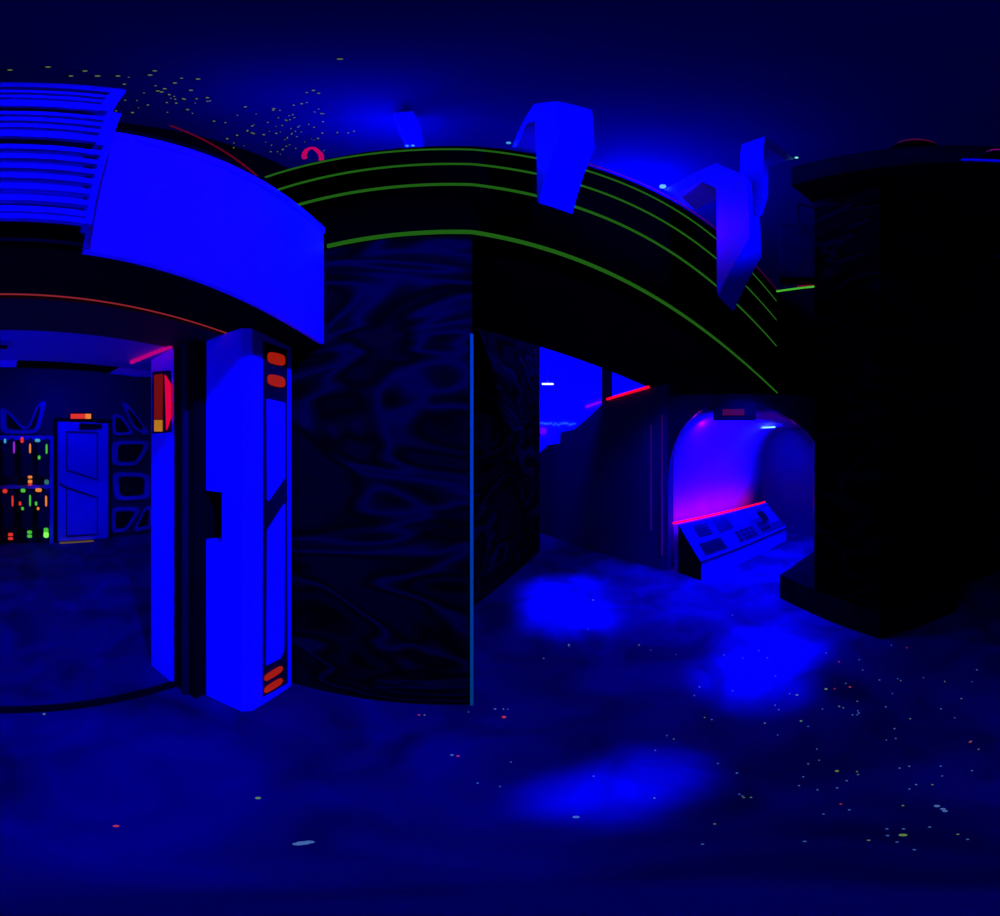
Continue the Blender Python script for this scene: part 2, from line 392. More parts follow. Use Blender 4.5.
# hall beyond
bm = B(); prism(bm, [(-3, 9.6), (8, 9.6), (8, 9.8), (-3, 9.8)], 0, 5.9); struct('wall_hall', bm, HALL)
bm = B(); a = bearing(607, 7.0); prism(bm, [(a.x-.1, a.y-.1), (a.x+.1, a.y-.1), (a.x+.1, a.y+.1), (a.x-.1, a.y+.1)], 0, 4.5); struct('trim_8', bm, BLACK)

# ================================================================ THINGS
# ---- white canopy band over the portal
def rp(x, y, D=.667): return Lpx(x, y, D)
zb, zt = 2.10, 2.955
cb = thing('canopy', L(.667, .7, zb), 'bright white slanted-end canopy board right of the louvred section', 'canopy')
tl, tb = .259, .186
t_end = 1.29
bm = B(); slab(bm, [L(.667, tb, zb), L(.667, t_end, zb), L(.667, t_end, zt-.06), L(.667, tl-.004, zt-.06)], LN*.022); link('canopy_board', bm, WHITE, cb)
bm = B(); slab(bm, [L(.655, tl-.004, zt-.055), L(.655, t_end, zt-.055), L(.655, t_end, zt), L(.655, tl, zt)], LN*.05); link('canopy_edge', bm, WHITE, cb, bevel=.006)
# the faceted left end
f0, f1, f2 = L(.655, tb+.01, zb+.02), L(.655, tb+.10, zb+.46), L(.655, tl, zt-.07)
bm = B(); slab(bm, [L(.664, tb+.005, zb+.01), L(.650, tb+.13, zb+.44), L(.664, tl, zt-.08), L(.664, tb+.02, zb+.4)], LN*.012); link('end_facet', bm, WHITE, cb)
bm = B(); Lbox(bm, .70, .965, .26, t_end, zb+.04, zb+.08); link('canopy_bracket', bm, BLACK, cb)

# ---- louvred section
lv = thing('louvre', L(.58, -.3, zb), 'blue-lit horizontal louvre stack standing proud above the portal', 'louvre')
DL = .565
def slope_t(y, sec):
    (xa, ya), (xb, yb) = sec; return lerp(xa, xb, (y-ya)/(yb-ya))
def slats(ys, half, sec, D=DL):
    bm = B()
    for y, h in zip(ys, half):
        xr = slope_t(y, sec)
        pr = Lpx(xr, 0, D); z0 = Lpx(0, y+h, D).z; z1 = Lpx(0, y-h, D).z
        tr = (pr.x*LT.x+pr.y*LT.y)
        slab(bm, [L(D, -.85, z0), L(D, tr-.012, z0), L(D, tr-.006, z1), L(D, -.85, z1)], LN*.015)
    return bm
s1 = ((126, 88), (112, 108)); s2 = ((121, 110), (110, 142)); s3 = ((109, 143), (90.6, 221.6))
link('upper_slats', slats([84.5, 91, 96, 102.5], [2.2, 1.2, 1.2, 2.8], s1), WHITE_DIM, lv)
link('middle_slats', slats([112.4, 118.5, 125, 133], [1.5, 1.5, 1.5, 2.8], s2), WHITE_DIM, lv)
link('lower_slats', slats([146, 155.4, 165.2, 175, 185.5, 197, 208, 215.5], [2, 2, 2.1, 2.2, 2.4, 2.5, 2.5, 2], s3), WHITE_DIM, lv)
def endrail(sec, w0):
    bm = B(); (xa, ya), (xb, yb) = sec
    za = Lpx(0, ya-4 if ya > 85 else ya, DL).z; zb_ = Lpx(0, yb-3, DL).z
    ta = Lpx(xa, 0, DL).dot(LT); tb_ = Lpx(xb, 0, DL).dot(LT)
    slab(bm, [L(DL-.004, ta, za), L(DL-.004, ta-w0, za), L(DL-.004, tb_-w0, zb_), L(DL-.004, tb_, zb_)], LN*.04); return bm
for s_, w_ in ((s1, .03), (s2, .03), (s3, .012)): link('end_rail', endrail(s_, w_), WHITE_DIM, lv)
bm = B(); Lbox(bm, .60, .63, -.85, .165, zb+.12, 3.42)
link('backing_board', bm, mat('louvre_backing', (.03, .03, .05), .8, noise=(5, (.04, .04, .06), .3, .7)), lv)
bm = B(); Lbox(bm, .63, .97, -.6, -.55, 3.0, 3.05); link('fixing_bar', bm, BLACK, lv)

# red highlight line above the canopy, made as a glowing tube
bm = B()
pts = [Lpx(x, y, .955) for x, y in ((170, 125.5), (200, 138), (225, 152), (245, 166), (257, 176))]
tube(bm, pts, .006, 6)
tag(link('neon_tube', bm, REDFAINT), 'faint red painted highlight on the wall above the white canopy', 'neon tube')
bm = B(); tube(bm, [L(.965, -1.5, HD-.002), L(.965, .93, HD-.002)], .0035, 6)
tag(link('neon_tube', bm, mat('red_lintel_line', (.01, .004, .004), .8, spec=0, emit=(.30, .02, .03), strength=.8)), 'thin red line of light along the lintel of the left portal', 'neon tube')

# ---- white pillar
pil = thing('pillar', L(.95, 1.1, 0), 'bright white square pillar with dark inset and red slots beside the portal', 'pillar')
f_l = L(.842, .925); f_r = L(.842, 1.262); b_l = L(1.095, .905); b_r = L(.965, 1.262)
c1 = L(.842, .955); c0 = L(.872, .92)
zpt = 2.105
def pil_body():
    bm = B()
    z1, z2 = 1.5-1.40*math.tan(R((540-458)*180/916)), 1.5-1.40*math.tan(R((491-458)*180/916))
    foot = [c1, f_r, b_r, b_l, c0]
    notch = [c1, f_r, b_r, L(1.04, .945), L(1.04, .912), c0]
    prism(bm, foot, 0, z1); prism(bm, [c1, f_r, b_r, L(.99, 1.0), L(.99, .912), c0], z1, z2); prism(bm, foot, z2, zpt)
    return bm
link('pillar_body', pil_body(), WHITE, pil)
def face_patch(pxs, D=.842, depth=.006, out=.0):
    bm = B(); slab(bm, [Lpx(x, y, D-out) for x, y in pxs], -LN*depth); return bm
link('inset_panel', face_patch([(262.5, 341), (287, 350), (287.5, 683), (262.5, 697)], depth=.002), BLACK_SATIN, pil)
link('light_panel', face_patch([(266.5, 399), (284, 403), (284, 478), (268, 501), (267, 500)], out=.002, depth=.005), WHITE, pil)
link('light_panel', face_patch([(284, 504), (283.5, 650), (280, 658), (266, 665), (267, 530)], out=.002, depth=.005), WHITE, pil)
def oval(cx, cy, w, h, sl):
    p = []
    for k in range(16):
        a = 2*math.pi*k/16; ca, sa = math.cos(a), math.sin(a)
        ex = abs(ca)**.6*(1 if ca > 0 else -1); ey = abs(sa)**.6*(1 if sa > 0 else -1)
        p.append((cx+w*ex, cy+h*ey+sl*ex))
    return p
for cx, cy, w_, h_, sl in ((276, 359, 8.6, 5.8, 2), (276, 381, 8.6, 5.6, 2), (273, 673.3, 9, 3.4, -5.5), (273, 685.3, 9, 3.4, -5.5)):
    link('red_slot', face_patch(oval(cx, cy, w_, h_, sl), out=.002, depth=.006), REDDIM, pil)

# ---- loudspeaker-like red grille on the inner jamb
jb = thing('jamb_light', L(1.42, .83, 1.7), 'tall dark panel glowing red and amber on the white inner jamb', 'light panel')
def jpx(x, y, t=.84):
    lon = -7.3; return on_plane(x, y, lon, t)
def jslab(p, d, t=.84): bm = B(); slab(bm, [jpx(x, y, t) for x, y in p], -LT*d); return bm
link('housing', jslab([(154, 372), (171, 371), (172, 432), (154, 434)], .012), BLACK_SATIN, jb)
link('red_grille', jslab([(155, 375), (163, 374), (162.5, 419), (155, 419)], .006, .828), mat('dim_red_grille', (.01, .004, .004), .8, spec=0, emit=(.16, .004, .004), strength=1, noise=(60, (.02, .0, .0), .4, .6)), jb)
link('amber_grille', jslab([(155, 420), (162.5, 420), (162.5, 431.5), (155, 431.5)], .006, .828), mat('dim_amber', (.01, .004, .004), .8, spec=0, emit=(.45, .17, .01), strength=1), jb)
link('red_glow_bar', jslab([(165.5, 375), (171, 384), (171.5, 417), (167, 430)], .006, .828), mat('crimson_bar', (.01, .004, .004), .8, spec=0, emit=(.75, .0, .06), strength=1), jb)
bm = B(); tube(bm, [floor_pt(171, 346.5, HD-.014), floor_pt(131, 362.5, HD-.014)], .012, 6)
tag(link('neon_tube', bm, mat('pink_line', (.01, .004, .004), .8, spec=0, emit=(.55, 0, .25), strength=.8)), 'pink diagonal line of light in the corner of the portal ceiling', 'neon tube')
bm = B(); slab(bm, [Lpx(112, 371.5, 1.755), Lpx(131, 361, 1.755), Lpx(156, 361, 1.755), Lpx(156, 375.5, 1.755), Lpx(140, 375, 1.755)], LN*.05)
tag(link('gusset', bm, WHITE), 'white slanted gusset board behind the top of the white jamb', 'board')
bm = B(); slab(bm, [L(1.755, -.6, 2.125), L(1.755, .075, 2.125), L(1.755, .07, 2.085), L(1.755, -.6, 2.085)], LN*.06)
tag(link('ledge_board', bm, WHITE), 'white ledge board behind the lintel at the left edge of the picture', 'board')
dl = thing('downlight', L(1.42, -.0, HD-.02), 'small black square fitting on the pale portal ceiling', 'downlight')
c = floor_pt(3, 345, HD-.012).dot(LN); tt = floor_pt(3, 345, HD).dot(LT)
bm = B(); Lbox(bm, c-.035, c+.035, tt-.035, tt+.035, HD-.02, HD-.001); link('bezel', bm, WHITE_DIM, dl, bevel=.002)
bm = B(); Lbox(bm, c-.022, c+.022, tt-.022, tt+.022, HD-.026, HD-.018); link('recess', bm, BLACK, dl)

# ---- briefing-room door
DW = 4.985
def far(x, y, D=DW): return Lpx(x, y, D)
def fslab(p, d=.02, D=DW): bm = B(); slab(bm, [far(x, y, D) for x, y in p], -LN*d); return bm
ta, tb2 = far(57.5, 500).dot(LT), far(107.5, 500).dot(LT)
dr = bpy.data.objects.new('door_1', None); C.objects.link(dr); dr.location = L(DW, (ta+tb2)/2, 0); dr['kind'] = 'structure'
bm = B(); Lbox(bm, DW-.04, DW+.01, ta, tb2, .02, 2.13); link('door_leaf', bm, DOORM, dr)
bm = B(); Lbox(bm, DW-.03, DW+.01, ta-.07, ta-.005, 0, 2.2); Lbox(bm, DW-.03, DW+.01, tb2+.005, tb2+.07, 0, 2.2); Lbox(bm, DW-.03, DW+.01, ta-.07, tb2+.07, 2.135, 2.2)
link('door_frame', bm, BLACK, dr)
def outline(bm, p, wd, D, d):
    """raised frame along the closed pixel outline p"""
    q = [far(x, y, D) for x, y in p]; c = sum(q, Vector())/len(q)
    inner = [c+(v-c)*(1-wd) for v in q]; n = len(q)
    for i in range(n):
        j = (i+1) % n
        hexa(bm, [q[i], q[j], inner[j], inner[i]], [q[i]-LN*d, q[j]-LN*d, inner[j]-LN*d, inner[i]-LN*d])
    return bm
DGROOVE = mat('door_groove', (.02, .02, .03), .6)
bm = B(); outline(bm, [(66, 431), (98, 432), (98, 481), (66, 471)], .09, DW-.04, .008); link('panel_moulding', bm, DGROOVE, dr)
bm = B(); outline(bm, [(66, 487), (98, 497), (98, 535), (66, 537)], .07, DW-.04, .008); link('panel_moulding', bm, DGROOVE, dr)
link('cross_groove', fslab([(59, 482), (66, 486), (98, 497), (98, 499), (66, 489), (59, 485)], .008, DW-.04), DGROOVE, dr)
link('door_closer', fslab([(79, 423.5), (101, 424.5), (101, 428), (90, 429), (79, 429)], .05, DW-.04), BLACK, dr)
bm = B(); Lbox(bm, DW-.13, DW-.06, ta+.02, ta+.62, 0, .012); link('threshold', bm, mat('brass_threshold_glow', (.01, .004, .004), .8, spec=0, emit=(.10, .06, .02), strength=1), dr)  # tan tone comes from a faint glow, the threshold is no lamp
sg = thing('exit_sign', far(80.5, 418), 'small glowing red and amber sign above the briefing room door', 'sign')
link('sign_box', fslab([(70, 413), (91.5, 413), (91.5, 419.5), (70, 419.5)], .06), BLACK, sg)
link('red_face', fslab([(70.6, 413.8), (85, 413.8), (85, 418.8), (70.6, 418.8)], .006, DW-.06), RED_L, sg)
link('amber_face', fslab([(85.2, 413.8), (91, 413.8), (91, 418.8), (85.2, 418.8)], .006, DW-.06), ORG_L, sg)
sg['label'] = 'small glowing red and amber sign above the panelled blue door'

# moulded panels right of the door
WP = mat('moulded_panel', (.13, .14, .2), .4, spec=.4, noise=(4, (.09, .1, .15), .3, .7))
def rounded(p, f=.22):
    q = []; n = len(p)
    for i in range(n):
        a, b, c = p[i-1], p[i], p[(i+1) % n]
        q += [(b[0]+(a[0]-b[0])*f, b[1]+(a[1]-b[1])*f), (b[0]+((a[0]-b[0])+(c[0]-b[0]))*f*.25, b[1]+((a[1]-b[1])+(c[1]-b[1]))*f*.25), (b[0]+(c[0]-b[0])*f, b[1]+(c[1]-b[1])*f)]
    return q
def wall_panel(p, label, wd=.3):
    cx = sum(a for a, b in p)/len(p); cy = sum(b for a, b in p)/len(p)
    t_ = thing('wall_panel', far(cx, cy), label, 'wall panel', 'moulded panels on the briefing room wall')
    bm = B(); outline(bm, rounded(p), wd, DW+.01, .05); link('raised_rim', bm, WP, t_, bevel=.01)
    bm = B(); q = rounded(p); c = sum((far(x, y, DW+.01) for x, y in q), Vector())/len(q)
    slab(bm, [c+(far(x, y, DW+.01)-c)*(1-wd) for x, y in q], -LN*.02); link('dark_centre', bm, BLACK, t_)
wall_panel([(112, 414), (121, 416), (134, 435), (112, 436)], 'triangular moulded wall panel right of the door, topmost in its column')
wall_panel([(111, 441), (148, 441), (147, 450), (136, 466), (111, 466)], 'moulded wall panel, second from the top right of the door')
wall_panel([(111, 472), (149, 473), (149, 499), (114, 501)], 'moulded wall panel, third from the top right of the door')
wall_panel([(111, 507), (141, 507), (126, 531), (111, 533)], 'lowest moulded wall panel right of the door, with a cut corner')
wall_panel([(121, 402), (127, 405), (148, 432), (144, 436), (132, 428)], 'slanting moulded strip panel above the right column of panels', .35)
wall_panel([(144, 508), (150, 505), (150, 528), (132, 532)], 'moulded wall panel half hidden behind the white jamb', .3)
wall_panel([(0, 405), (22, 430), (30, 428), (40, 402), (46, 402), (38, 434), (0, 434)], 'large dim moulded panel high on the wall above the vests', .25)

# vest rack
VD = 4.905
rk = thing('rack', L(4.9, 0, 0), 'two-tier pale wall rack carrying the glowing vests', 'rack')
RK = mat('rack_board', (.16, .16, .25), .5)
t0, t1 = -1.1, far(50, 0).dot(LT)
zz = lambda y: far(25, y).z
for a, b in ((436, 440.5), (484.5, 488)):
    bm = B(); Lbox(bm, 4.86, 4.99, t0, t1, zz(b), zz(a)); link('rail', bm, RK, rk)
bm = B(); Lbox(bm, 4.975, 4.995, t0, t1, zz(541), zz(440)); link('back_board', bm, DARKGREY, rk)
bm = B(); Lbox(bm, 4.90, 4.99, t1-.02, t1+.045, 0, zz(436)); link('side_board', bm, RK, rk)
def vest(cx, y0, lights, label):
    t_ = thing('vest', far(cx, y0+40, VD-.1), label, 'vest', 'laser tag vests on the rack')
    out = [(-7, 2), (-4.5, -1), (-2, 0), (0, 4), (2, 0), (4.5, -1), (7, 2), (7.2, 10), (5.5, 14), (6, 34), (4, 38), (-4, 38), (-6, 34), (-5.5, 14), (-7.2, 10)]
    bm = B(); D = VD-.06
    slab(bm, [far(cx+a, y0+b, D) for a, b in out], -LN*.14); link('vest_body', bm, BLACK_SATIN, t_, bevel=.02)
    for nm, x, y, w_, h_, m_ in lights:
        bm = B(); q = oval(x, y, w_, h_, 0)
        slab(bm, [far(a, b, D-.14) for a, b in q], -LN*.02); link(nm, bm, m_, t_)
S, K, H_ = 'shoulder_light', 'chest_light', 'hip_light'
vest(8, 439, [(S, 5, 441, 1.2, 2.2, CYN_L), (K, 14, 447.5, 1, 6, PUR_L)], 'dark vest on the top rail at the left edge, with a violet bar light')
vest(26, 439, [(S, 22, 440, 1.6, 3, RED_L), (K, 30, 448.5, .9, 5, ORG_L), (H_, 30, 477, 2.2, 1.4, ORG_L), (H_, 30, 481.5, 2.2, 1.8, ORG_L), (H_, 30, 484.6, 2.2, .9, RED_L)], 'dark vest on the top rail with orange lights')
vest(42, 439, [(S, 37.5, 440.5, 2.6, 1.6, CYN_L), (K, 46.5, 449, .9, 5, GRN_L), (K, 39, 457.5, 1.3, 2, GRN_L), (H_, 46.5, 482, 2.2, 2.4, mat('teal_led', (.01, .004, .004), .8, spec=0, emit=(.03, .15, .12), strength=1))], 'dark vest on the top rail nearest the door, with green lights')
vest(8, 490, [(S, 5, 491, 2.4, 2, RED_L), (K, 12.5, 501, 1, 5.5, RED_L), (H_, 10.5, 534.4, 2.6, 1.5, RED_L), (H_, 10.5, 538.4, 2.6, 1.3, RED_L)], 'dark vest on the bottom rail with red lights')
vest(26, 490, [(S, 23, 490.5, 2.4, 1.8, GRN_L), (K, 30, 500.5, .9, 5.8, GRN_L), (K, 20, 503.5, 1.3, 2, RED_L), (K, 22.5, 508.5, 1.3, 1.5, GRN_L), (H_, 29.5, 532, 2.4, 1.5, GRN_L), (H_, 29.5, 536, 2.4, 1.5, GRN_L)], 'dark vest in the middle of the bottom rail with green lights')
vest(42, 490, [(S, 38.5, 490, 3.2, 1.8, ORG_L), (K, 46, 501, .9, 5.5, ORG_L), (K, 36, 503.5, 1.2, 2, GRN_L), (K, 38, 508.5, 1.2, 1.4, ORG_L), (H_, 46, 530, 2.3, 2.2, GRN_L), (H_, 46, 534.5, 2.6, 3, mat('bright_green_led', (.01, .004, .004), .8, spec=0, emit=(.25, 1, .1), strength=1))], 'dark vest on the bottom rail nearest the door, with a bright green hip light')

# ---- corner trim strip
bm = B(); pe = P_END + Vector((.0, -.004, 0)); prism(bm, [(pe.x-.008, pe.y-.006), (pe.x+.006, pe.y-.006), (pe.x+.006, pe.y+.01), (pe.x-.008, pe.y+.01)], .0, 2.10)
tag(link('corner_trim', bm, TRIM), 'thin upright pale blue metal strip on the corner of the dark mural wall', 'trim strip')

# ---- hook-shaped arms
def arm(name, F, sdir, tdir, wid, outer, inner, label, m=ARM):
    """outline measured in the arm's own upright side plane through F, swept sideways by wid"""
    n = Vector((sdir.y, -sdir.x, 0))
    def ray(x, y):
        d3 = Vector((math.sin(th(x)), math.cos(th(x)), 0)); den = d3.dot(n); d = F.dot(n)/den
        return Vector((d*d3.x, d*d3.y, CAM_H+d*math.tan(la(y))))
    po = [ray(*p) for p in outer]; pi = [ray(*p) for p in inner]
    t_ = thing(name, (po[0].x, po[0].y, po[0].z), label, 'bracket', 'hooked arms over the fascia')
    bm = B(); k = len(po)
    for i in range(k-1):
        hexa(bm, [po[i], po[i+1], pi[i+1], pi[i]], [p+tdir*wid for p in (po[i], po[i+1], pi[i+1], pi[i])])
    bmesh.ops.remove_doubles(bm, verts=bm.verts, dist=1e-4)
    link('arm_body', bm, m, t_)
    return t_, po, pi
SD = Vector((math.sin(R(156.9)), math.cos(R(156.9)), 0)); TD = Vector((-SD.y, SD.x, 0))
if TD.x < 0: TD = -TD
F1_ = on_plane(512, 146, *FR); F1_.z = 0
arms = []
t_, po, pi = arm('hooked_arm', F1_, SD, TD, .17,
    [(512.5, 147), (534, 104), (557, 101), (559.5, 137), (539, 203)],
    [(517, 147), (526, 124), (535, 121), (536.5, 148), (537, 201)],
    'large pale hooked arm curling over the fascia, left of the pair')
t_['label'] = 'large pale hooked arm nearest the viewer, curling over the middle of the fascia'
bm = B(); ball(bm, po[0]+Vector((-.02, -.03, .03)), .014); link('tip_lamp', bm, CYN_L, t_)
F2_ = on_plane(664, 190, *FR); F2_.z = 0
t_, po, pi = arm('hooked_arm', F2_, SD, TD, .29,
    [(664, 190), (716, 163), (746, 176), (750, 237), (718, 296)],
    [(676, 194), (702, 182), (716, 188), (716.5, 240), (716.8, 290)],
    'pale hooked arm with a purple side, at the far end of the green-striped fascia')
bm = B(); ball(bm, po[0]+Vector((-.03, -.03, .02)), .03); link('tip_lamp', bm, mat('pale_tip', (.5, .6, .6), .4, emit=(.15, .5, .6), strength=1), t_)
F3_ = Vector((1.90, 1.24, 0))
t_, po, pi = arm('hooked_arm', F3_, Vector((-1, 0, 0)), Vector((0, 1, 0)), .22,
    [(794, 159), (765, 136.5), (763.5, 150), (763, 195), (760, 215)],
    [(786, 161), (768, 149), (768.5, 160), (768, 196), (762, 215)],
    'smaller pale hooked arm reaching left from the dark right-hand block')
bm = B(); ball(bm, po[0]+Vector((-.01, -.03, .0)), .018); link('tip_lamp', bm, mat('green_tip', (.2, .4, .2), .4, emit=(.2, .8, .4), strength=1), t_)
# faint strut rising behind the fascia
s0 = bearing(413, 1.72, CAM_H+1.72*math.tan(la(150))); 
bm = B()
q = [(394, 113), (413, 111), (421, 128), (424, 150), (408, 150), (403, 130)]
slab(bm, [bearing(x, 1.72, CAM_H+1.72*math.tan(la(y))) for x, y in q], Vector((-.05, .15, 0)))
ho = thing('hooked_arm', s0, 'dim hooked arm rising behind the fascia at its left part', 'bracket', 'hooked arms over the fascia')
link('arm_body', bm, ARM, ho)
bm = B(); ball(bm, bearing(413, 1.65, CAM_H+1.65*math.tan(la(145.6))), .012); ball(bm, bearing(407, 1.65, CAM_H+1.65*math.tan(la(145.8))), .012); link('tip_lamp', bm, CYN_L, ho)

# red ring lamp behind the fascia (left) and red domes on the right block
def ring(cx, cy, rx, ry, d, r, m, label):
    pts = [bearing(cx+rx*math.cos(a)+(1.5 if k < 6 else 0), d, CAM_H+d*math.tan(la(cy-ry*math.sin(a)+(2 if k < 6 else 0)))) for k, a in enumerate([R(-15+ q*14) for q in range(16)])]
    top = pts[8]
    t_ = thing('ring_lamp', (top.x, top.y, top.z), label, 'lamp')
    bm = B(); tube(bm, pts, r, 6); link('tube', bm, m, t_)
    bm = B(); tube(bm, [top, Vector((top.x, top.y, 5.9))], .003, 5); link('hanger', bm, BLACK, t_)
ring(312, 156, 8, 8, 2.2, .02, mat('pink_ring', (.01, 0, 0), .8, spec=0, emit=(.55, 0, .12), strength=.9), 'small pink-red curved lamp behind the left part of the fascia')
def dome(cx, cy, r, d, label, mm):
    bm = B(); c = bearing(cx, d, CAM_H+d*math.tan(la(cy)))
    bmesh.ops.create_uvsphere(bm, u_segments=20, v_segments=10, radius=r, matrix=Matrix.Translation(c) @ Matrix.Diagonal((1, 1, .6, 1)))
    t_ = thing('dome_lamp', (c.x, c.y, c.z-.05), label, 'lamp'); link('lens', bm, mm, t_, smooth=True)
    bm = B(); bmesh.ops.create_cone(bm, cap_ends=True, segments=20, radius1=r*1.15, radius2=r*1.1, depth=.05, matrix=Matrix.Translation(c-Vector((0, 0, r*.5)))); link('base', bm, BLACK, t_)
RD = mat('dark_red_lens', (.1, .01, .01), .5, emit=(.06, .002, .012), strength=1)
dome(916, 149.5, .17, 2.05, 'dim red dome lamp on top of the dark right-hand block', RD)
dome(998, 156, .10, 1.93, 'pinkish glowing dome at the right edge of the picture', mat('pink_dome_glow', (.1, .01, .05), .5, emit=(.35, .0, .12), strength=1))  # glowing dome added in place of a pink arm

# pink-blue highlight on the top band at right, made as a glowing bar
bm = B(); prism(bm, [(1.885, -.45), (1.897, -.45), (1.897, -.02), (1.885, -.02)], 4.58, 4.62)
lb = thing('edge_highlight', (1.89, -.2, 4.58), 'dim blue painted highlight with a pink end on the right-hand block', 'painted highlight')
link('blue_highlight', bm, mat('blue_highlight_glow', (.02, .02, .3), .5, emit=(0, 0, .25), strength=1), lb)
bm = B(); prism(bm, [(1.88, -.53), (1.897, -.53), (1.897, -.45), (1.88, -.45)], 4.57, 4.63); link('pink_end', bm, mat('pink_end', (.1, .01, .05), .5, emit=(.25, .0, .15), strength=1), lb)

# black box high behind the fascia end
a = bearing(779, 3.6); b = bearing(817, 3.6); z0 = CAM_H+3.6*math.tan(la(278)); z1 = CAM_H+3.6*math.tan(la(224))
bm = B(); dn = Vector((.86, .51, 0)); slab(bm, [(a.x, a.y, z0), (b.x, b.y, z0), (b.x, b.y, z1), (a.x, a.y, z1)], dn*.2)
bx = thing('speaker_cabinet', (b.x, b.y, z0), 'large black box high up beyond the end of the fascia', 'box')
link('cabinet', bm, BLACK, bx, bevel=.02)
bm = B(); c = (a+b)/2+dn*.1; tube(bm, [(c.x, c.y, z1), (c.x, c.y, 5.9)], .02, 8); link('hanger', bm, BLACK, bx)

# ---- booth console
cf0 = Vector((2.15, 2.60, 0)); cf1 = Vector((4.30, 2.87, 0)); cb0 = Vector((2.10, 2.97, 0)); cb1 = Vector((4.33, 3.33, 0))
co_ = thing('console', (3.2, 2.9, 0), 'low sloping control console in the arched booth, with dark keys', 'console')
def side(p, z): return Vector((p.x, p.y, z))
FH, BH = .25, .65
bm = B(); hexa(bm, [side(cf0, 0), side(cf0, FH), side(cb0, BH), side(cb0, 0)], [side(cf1, 0), side(cf1, FH), side(cb1, BH), side(cb1, 0)])
link('console_body', bm, mat('console_shell', (.5, .5, .6), .5, noise=(4, (.4, .4, .5), .3, .7)), co_)
e_ = Vector((-.006, 0, 0)); bm = B(); q4 = [side(cf0, 0), side(cf0, FH), side(cb0, BH), side(cb0, 0)]; slab(bm, q4, Vector((-.02, -.002, 0))); link('side_panel', bm, BLACK, co_)
un = Vector((cf1.x-cf0.x, cf1.y-cf0.y, 0)); nn = Vector((-.1, -.7, .72)).normalized()
def cp(u, v, off=0):
    a = lerp(side(cf0, FH), side(cf1, FH), u); b = lerp(side(cb0, BH), side(cb1, BH), u); return lerp(a, b, v)+nn*off
def cpatch(u0, v0, u1, v1, o0, d): 
    bm = B(); hexa(bm, [cp(u0, v0, o0), cp(u1, v0, o0), cp(u1, v1, o0), cp(u0, v1, o0)], [cp(u0, v0, o0+d), cp(u1, v0, o0+d), cp(u1, v1, o0+d), cp(u0, v1, o0+d)]); return bm
link('control_panel', cpatch(.02, .06, .99, .96, .0, .012), CARD, co_)
bm = B(); hexa(bm, [side(cf0, FH-.005), side(cf1, FH-.005), side(cf1, FH+.012), side(cf0, FH+.012)], [p+Vector((0, -.02, 0)) for p in (side(cf0, FH-.005), side(cf1, FH-.005), side(cf1, FH+.012), side(cf0, FH+.012))])
link('front_lip', bm, BLACK_SATIN, co_)
def keys(u0, v0, u1, v1, nu, nv, m_=BUTTON, gap=.25):
    for i in range(nu):
        for j in range(nv):
            a = lerp(u0, u1, i/nu); b = lerp(u0, u1, (i+1-gap)/nu); c = lerp(v0, v1, j/nv); d = lerp(v0, v1, (j+1-gap)/nv)
            link('key', cpatch(a, c, b, d, .012, .012), m_, co_)
keys(.05, .1, .30, .42, 1, 5); keys(.08, .55, .24, .9, 1, 4)
keys(.38, .12, .60, .45, 4, 3); keys(.42, .55, .62, .88, 3, 3, WP); keys(.66, .15, .80, .5, 3, 2)
link('screen', cpatch(.26, .52, .40, .92, .012, .02), BLACK_SATIN, co_); link('screen', cpatch(.64, .6, .74, .9, .012, .02), DOORM, co_)
link('screen', cpatch(.84, .3, .95, .85, .012, .02), DOORM, co_); link('dark_block', cpatch(.76, .45, .84, .75, .012, .03), BUTTON, co_)
bm = B(); p = side(cb0, BH+.02)+Vector((-.06, .05, 0)); q_ = side(cb1, BH+.02)+Vector((-.02, .03, 0)); tube(bm, [p, q_], .014, 8)
tag(link('neon_tube', bm, REDHOT), 'bright red neon tube behind the booth console', 'neon tube')
for f in (.15, .4, .65, .9):
    pp = lerp(p, q_, f)+Vector((-.02, .10, -.03)); area('red_neon_light', pp, pp+Vector((-.1, 1, .35)), .45, .5, .03, (1, 0, .05))
# booth ceiling lamp and hanging sign over the arch
bl = thing('booth_lamp', (3.6, 2.6, 2.0), 'bright cyan-white tube lamp on the booth ceiling', 'lamp')
c0_, c1_ = floor_pt(757, 428, 2.04), floor_pt(775, 427, 2.04)
bm = B(); tube(bm, [c0_, c1_], .012, 8); link('tube', bm, CYAN, bl)
bm = B(); d_ = (c1_-c0_)*.25; hexa(bm, [c0_-d_+Vector((0, -.05, .02)), c1_+d_+Vector((0, -.05, .02)), c1_+d_+Vector((0, -.05, .08)), c0_-d_+Vector((0, -.05, .08))], [c0_-d_+Vector((0, .05, .02)), c1_+d_+Vector((0, .05, .02)), c1_+d_+Vector((0, .05, .08)), c0_-d_+Vector((0, .05, .08))])
link('housing', bm, BOOTH, bl)
sn = thing('sign', Ap(733, 415), 'small dark box sign with a dim red face hanging in the top of the arch', 'sign')
bm = B(); q = [Ap(714, 405), Ap(755, 405), Ap(755, 421), Ap(714, 421)]; slab(bm, [v - AN*.03 for v in q], -AN*.10); link('sign_box', bm, BLACK, sn)
bm = B(); q = [Ap(723, 411), Ap(744, 411), Ap(744, 417), Ap(723, 417)]; slab(bm, [v - AN*.13 for v in q], -AN*.008); link('red_face', bm, mat('dim_red_face', (.01, .004, .004), .8, spec=0, emit=(.055, .002, .002), strength=1), sn)
point('arch_red_glow', Ap(700, 425)+AN*.35+Vector((0, 0, .05)), .25, (1, 0, .15), .03)
point('arch_red_glow', Ap(790, 432)+AN*.35, .12, (1, 0, .15), .03)

